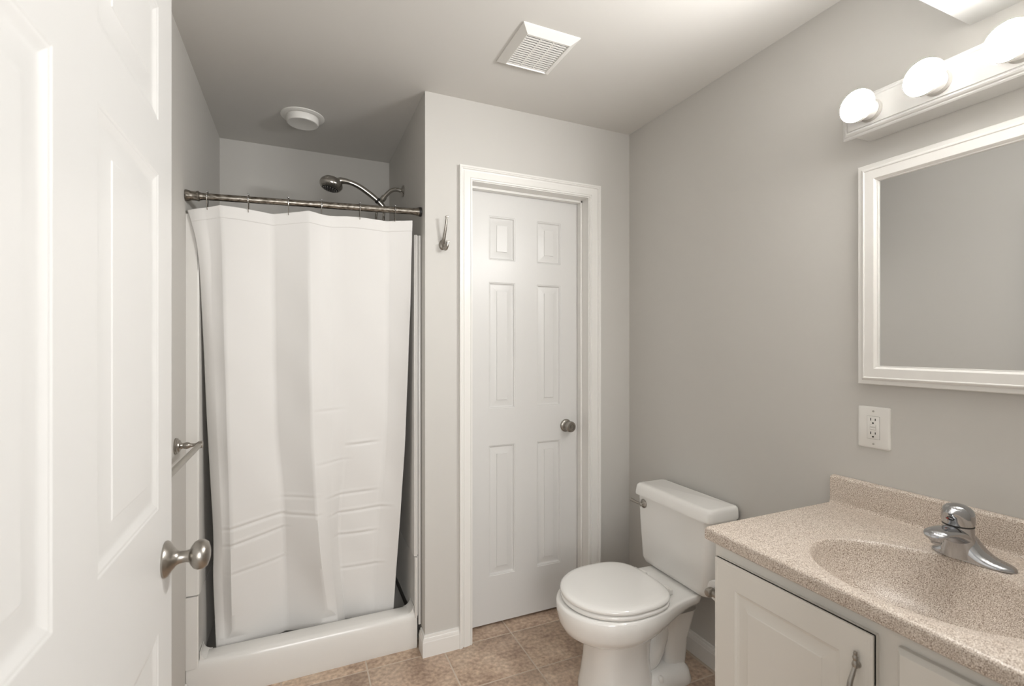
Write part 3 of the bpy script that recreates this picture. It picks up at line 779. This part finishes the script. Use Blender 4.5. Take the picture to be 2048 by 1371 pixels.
# underside left open only where the basin hangs below
a_ = [r_[0] for r_ in G]; b_ = [r_[-1] for r_ in G]
top = finish('sink_top', bm, M['counter'], smooth=40)
tag(top, 'tan speckled sink top with moulded oval basin and backsplash', 'sink top')
bm = NB(); lathe(bm, [(0, 0.004), (0.012, 0.004), (0.013, 0.006), (0.020, 0.006), (0.022, 0.003), (0.022, -0.004), (0, -0.004)], (bx, by, CT - dip(bx, by)), (0, 0, 1), 28)
finish('drain', bm, M['chrome'], top)

# ------------------------------------------------------------------ faucet
fx, fy = 1.418, 0.588
qx, qy = fx - 0.014, fy + 0.020     # the column leans out over the basin
fa = thing('faucet', (fx, fy, CT), 'chrome single-handle faucet on the sink top', 'faucet')
bm = NB(); rings = []
for k in range(41):
    tt = -1 + 2 * k / 40
    yy = fy + 0.077 * tt
    w = 0.030 * (1 - abs(tt) ** 3.2) ** 0.5 + 0.0006
    hgt = (0.013 * (1 - abs(tt) ** 4) ** 0.5 + 0.0005) + 0.050 * math.exp(-((tt - 0.18) / 0.40) ** 2) * (1 - abs(tt) ** 6)
    w2 = w * (1 + 0.05 * math.exp(-(tt / 0.4) ** 2))
    ring = []
    for j in range(21):
        a = PI * j / 20
        ca_, sa_ = math.cos(a), math.sin(a)
        ring.append((fx + w2 * math.copysign(abs(ca_) ** 0.8, ca_), yy, CT + 0.0004 + hgt * sa_ ** 0.75))
    ring += [(fx - w2, yy, CT + 0.0002), (fx + w2, yy, CT + 0.0002)]
    rings.append(ring)
loft(bm, rings)
lathe(bm, [(0.031, 0.004), (0.0295, 0.04), (0.0285, 0.060), (0.028, 0.075), (0, 0.075)], (qx, qy, CT), (0, 0, 1), 40)
finish('body', bm, M['chrome'], fa, smooth=50)
bm = NB(); rings = []
n = 26
for k in range(n + 1):
    tt = k / n
    xx = qx + 0.005 - 0.118 * tt
    zz = CT + 0.044 + 0.025 * math.sin(PI * 0.5 * min(1, tt * 1.25)) - 0.006 * max(0, tt - 0.8) / 0.2
    end = (max(0, 1 - ((tt - 0.80) / 0.20) ** 2)) ** 0.5 if tt > 0.80 else 1
    wy = (0.0285 - 0.006 * tt) * end + 0.0004; hz = (0.024 - 0.0155 * min(1, tt * 1.25)) * (0.4 + 0.6 * end) + 0.0003
    rings.append([(xx, qy + wy * math.cos(2 * PI * j / 24), zz + hz * math.sin(2 * PI * j / 24)) for j in range(24)])
loft(bm, rings)
finish('spout', bm, M['chrome'], fa, smooth=60)
bm = NB(); lathe(bm, [(0, 0), (0.0125, 0), (0.0125, 0.010), (0.010, 0.012), (0.0095, 0.016), (0, 0.016)], (qx - 0.092, qy, CT + 0.063), (0, 0, -1), 24)
finish('aerator', bm, M['chrome'], fa)
bm = NB(); lathe(bm, [(0.0288, 0.0745), (0.0290, 0.0775), (0, 0.0775)], (qx, qy, CT), (0, 0, 1), 40)
finish('gasket', bm, M['black'], fa)
bm = NB(); s = 40; rings = []
hpf = [(0.0285, 0.0735), (0.0300, 0.080), (0.0302, 0.090), (0.0295, 0.100), (0.027, 0.108), (0.021, 0.115), (0.012, 0.119), (0.004, 0.1205)]
for (rr, hh) in hpf:
    ring = []
    for k in range(s):
        a = 2 * PI * k / s
        dx, dy = math.cos(a), math.sin(a)
        lip = max(0, -dx) ** 6 * 0.016 * math.exp(-((hh - 0.103) / 0.006) ** 2)   # thumb lip at the front
        tilt = -0.10 * rr * dx * (1 if hh > 0.085 else 0)
        ring.append((qx + (rr + lip) * dx, qy + rr * dy, CT + 0.004 + hh + tilt))
    rings.append(ring)
loft(bm, rings)
hd_ = finish('handle', bm, M['chrome'], fa, smooth=60)
bm = NB(); rings = []
for (sc, h_) in ((1.0, 0.0302), (1.0, 0.0310), (0.72, 0.0312)):
    rings.append([(qx - math.sqrt(max(0, h_ ** 2 - (0.0085 * sc * math.cos(2 * PI * j / 20)) ** 2)), qy + 0.002 + 0.0085 * sc * math.cos(2 * PI * j / 20), CT + 0.0925 + 0.0036 * sc * math.sin(2 * PI * j / 20)) for j in range(20)])
loft(bm, rings, caps=False)
finish('badge_outline', bm, M['black'], hd_)
bm = NB(); box(bm, qx - 0.0320, qx - 0.0314, qy + 0.0045, qy + 0.0085, CT + 0.0912, CT + 0.0940, 0.0003)
finish('hot_mark', bm, M['red'], hd_)

# ------------------------------------------------------------------ toilet paper holder on the vanity side
tp = thing('toilet_paper_holder', (1.12, VY1, 0.615), 'brushed nickel toilet paper holder on the side of the vanity', 'toilet paper holder')
for xx in (1.060, 1.190):
    bm = NB()
    lathe(bm, [(0, 0), (0.019, 0), (0.019, 0.004), (0.014, 0.009), (0.008, 0.013), (0.0065, 0.025), (0.008, 0.034), (0.008, 0.06), (0, 0.062)], (xx, VY1, 0.625), (0, 1, 0), 24)
    lathe(bm, [(0, -0.014), (0.0085, -0.013), (0.0125, -0.006), (0.0130, 0.0), (0.0115, 0.010), (0.008, 0.014), (0, 0.015)], (xx, VY1 + 0.056, 0.625), (-1 if xx < 1.1 else 1, 0, 0), 24)
    finish('post', bm, M['nickel'], tp)
bm = NB(); lathe(bm, [(0, 0.01), (0.007, 0.01), (0.007, 0.12), (0, 0.12)], (1.060, VY1 + 0.056, 0.625), (1, 0, 0), 16)
finish('roller', bm, M['plastic'], tp)
bm = NB(); lathe(bm, [(0.0095, 0.0), (0.027, 0.0), (0.028, 0.001), (0.028, 0.094), (0.027, 0.095), (0.0095, 0.095), (0.0095, 0.0)], (1.0775, VY1 + 0.056, 0.6235), (1, 0, 0), 32, caps=False)
tag(finish('toilet_paper_roll', bm, simple('tissue_paper', (0.82, 0.81, 0.79), 0.9, bscale=300, bstr=0.15), loc=(1.125, VY1 + 0.056, 0.6235)), 'nearly used white toilet paper roll beside the vanity', 'toilet paper')

# ------------------------------------------------------------------ toilet
TY = 1.543
to = thing('toilet', (1.25, TY, 0), 'white two-piece toilet with closed round lid beside the vanity', 'toilet')
def egg(xf, xb, xc, b_, z_, n=48, pf=2.0, pb=2.6):
    pts = []
    for k in range(n):
        a = 2 * PI * k / n; c_, s_ = math.cos(a), math.sin(a)
        p = pb if c_ > 0 else pf
        ax = (xb - xc) if c_ > 0 else (xc - xf)
        pts.append((xc + ax * math.copysign(abs(c_) ** (2 / p), c_), TY + b_ * math.copysign(abs(s_) ** (2 / p), s_), z_))
    return pts
bm = NB()
def bowl_ring(ins, f, bd=0.141, xb=1.435, b_=0.190, xf=0.881):
    """outline of bowl and rear deck in one; f 0 at the rim .. 1 at the underside, which climbs towards the tank"""
    pts = []; n = 36; xc = 1.10; r_ = 0.035
    half = []
    for k in range(n + 1):                       # front half: from the nose round to the widest point
        a = PI / 2 * k / n
        half.append((xc - (xc - xf - ins) * math.cos(a), (b_ - ins) * math.sin(a)))
    for k in range(1, 15):                       # side running back to the deck corner
        t = k / 14; x_ = xc + (xb - r_ - xc) * t
        q = t * t * (3 - 2 * t)
        half.append((x_, (b_ - ins) * (1 - q) + (bd - ins * 0.6) * q))
    for k in range(1, 7):
        a = PI / 2 * k / 6
        half.append((xb - r_ + r_ * math.sin(a), bd - ins * 0.6 - r_ + r_ * math.cos(a)))
    full = half + [(x_, -y_) for (x_, y_) in half[::-1]][:-1]
    out = []
    for (x_, y_) in full:
        t = max(0.0, min(1.0, (x_ - 1.08) / 0.34)); zb = 0.232 + 0.078 * t * t * (3 - 2 * t)
        out.append((x_, TY + y_, 0.3605 - f * (0.3605 - zb)))
    return out
loft(bm, [bowl_ring(0.030, 0.02), bowl_ring(0.012, 0.0), bowl_ring(0.004, 0.02), bowl_ring(0.0, 0.08), bowl_ring(0.001, 0.30), bowl_ring(0.007, 0.55), bowl_ring(0.020, 0.76), bowl_ring(0.045, 0.91), bowl_ring(0.075, 0.98), bowl_ring(0.10, 1.0)])
finish('bowl', bm, M['porcelain'], to, smooth=60)
bm = NB()
# front column, hollowed behind, on a spreading foot
loft(bm, [egg(0.975, 1.30, 1.12, 0.128, 0.262, pf=2.5), egg(0.994, 1.27, 1.12, 0.112, 0.232, pf=2.6), egg(1.002, 1.25, 1.12, 0.103, 0.19, pf=2.8), egg(0.998, 1.245, 1.12, 0.103, 0.13, pf=2.8), egg(0.988, 1.25, 1.12, 0.107, 0.07, pf=2.8), egg(0.978, 1.27, 1.12, 0.111, 0.03, pf=2.8), egg(0.975, 1.28, 1.12, 0.113, 0.004, pf=2.8), egg(0.976, 1.28, 1.12, 0.112, 0.0, pf=2.8)])
# foot slab
loft(bm, [rounded_rect(1.255, TY, 0.18, 0.103, 0.06, 0.0), rounded_rect(1.255, TY, 0.18, 0.104, 0.06, 0.006), rounded_rect(1.255, TY, 0.172, 0.097, 0.06, 0.040), rounded_rect(1.255, TY, 0.158, 0.082, 0.055, 0.055), rounded_rect(1.255, TY, 0.12, 0.06, 0.05, 0.062)])
# trapway
tube(bm, [(1.10, TY, 0.15), (1.18, TY, 0.090), (1.26, TY, 0.095), (1.305, TY, 0.17), (1.345, TY, 0.235), (1.385, TY, 0.20), (1.395, TY, 0.12), (1.39, TY, 0.03)], [0.06, 0.062, 0.060, 0.056, 0.055, 0.054, 0.052, 0.05], 20)
loft(bm, [rounded_rect(1.38, TY, 0.05, 0.055, 0.03, 0.03), rounded_rect(1.385, TY, 0.055, 0.06, 0.03, 0.15), rounded_rect(1.39, TY, 0.075, 0.085, 0.04, 0.27)])
finish('pedestal', bm, M['porcelain'], to, smooth=60)
for sy in (-1, 1):
    bm = NB(); lathe(bm, [(0.012, 0), (0.0125, 0.006), (0.011, 0.014), (0.006, 0.019), (0, 0.0205)], (1.262, TY + sy * 0.088, 0.040), (0, 0, 1), 20)
    finish('bolt_cap', bm, M['plastic'], to)
def lid_shape(ins, z_, xb=1.288):
    pts = []
    n = 56
    for k in range(n):
        a = 2 * PI * k / n; c_, s_ = math.cos(a), math.sin(a)
        if c_ <= 0: p = (1.100 + 0.200 * c_ * (1 - ins / 0.2), 0.186 * s_ * (1 - ins / 0.186))
        else:
            e_ = 2 / 3.2
            p = (1.100 + (xb - 1.100 - ins) * abs(c_) ** e_, (0.186 - ins) * math.copysign(abs(s_) ** (2 / 3.2), s_))
        pts.append((p[0], TY + p[1], z_))
    return pts
bm = NB(); loft(bm, [lid_shape(0.016, 0.3615), lid_shape(0.004, 0.3625), lid_shape(0.0, 0.368), lid_shape(0.001, 0.375), lid_shape(0.007, 0.3795), lid_shape(0.02, 0.3805)])
finish('seat', bm, M['porcelain'], to, smooth=60)
bm = NB(); loft(bm, [lid_shape(0.012, 0.3835), lid_shape(0.0, 0.3850), lid_shape(-0.0015, 0.390), lid_shape(0.001, 0.3965), lid_shape(0.008, 0.4005), lid_shape(0.022, 0.4025), lid_shape(0.06, 0.4035)])
finish('seat_lid', bm, M['porcelain'], to, smooth=60)
for sy in (-1, 1):
    bm = NB(); box(bm, 1.278, 1.318, TY + sy * 0.075 - 0.022, TY + sy * 0.075 + 0.022, 0.3600, 0.384, 0.006, 3)
    lathe(bm, [(0, 0), (0.009, 0), (0.009, 0.05), (0, 0.05)], (1.290, TY + sy * 0.075 - 0.025, 0.382), (0, 1, 0), 16)
    finish('hinge', bm, M['plastic'], to)
bm = NB()
loft(bm, [rounded_rect(1.466, TY, 0.060, 0.165, 0.03, 0.3605), rounded_rect(1.466, TY, 0.072, 0.186, 0.03, 0.372), rounded_rect(1.466, TY, 0.078, 0.192, 0.03, 0.392), rounded_rect(1.466, TY + 0.002, 0.081, 0.203, 0.03, 0.55), rounded_rect(1.466, TY + 0.003, 0.081, 0.210, 0.03, 0.663)])
finish('tank', bm, M['porcelain'], to, smooth=60)
bm = NB()
loft(bm, [rounded_rect(1.460, TY + 0.004, 0.078, 0.20, 0.03, 0.656), rounded_rect(1.460, TY + 0.004, 0.087, 0.2155, 0.026, 0.660), rounded_rect(1.460, TY + 0.004, 0.087, 0.2165, 0.026, 0.668), rounded_rect(1.462, TY + 0.004, 0.083, 0.2155, 0.024, 0.690), rounded_rect(1.463, TY + 0.004, 0.080, 0.213, 0.022, 0.700), rounded_rect(1.464, TY + 0.004, 0.074, 0.207, 0.020, 0.7055), rounded_rect(1.464, TY + 0.004, 0.064, 0.197, 0.018, 0.707)])
finish('tank_lid', bm, M['porcelain'], to, smooth=60)
bm = NB(); lathe(bm, [(0, 0), (0.0185, 0), (0.019, 0.004), (0.0155, 0.008), (0.0105, 0.011), (0.009, 0.016), (0.0095, 0.020), (0.006, 0.024), (0, 0.025)], (1.386, 1.704, 0.626), (-1, 0, 0), 24)
tube(bm, [(1.367, 1.708, 0.627), (1.363, 1.724, 0.628), (1.360, 1.742, 0.630), (1.358, 1.758, 0.632)], [0.0055, 0.0050, 0.0065, 0.0075], 14)
finish('flush_lever', bm, M['nickel'], to)
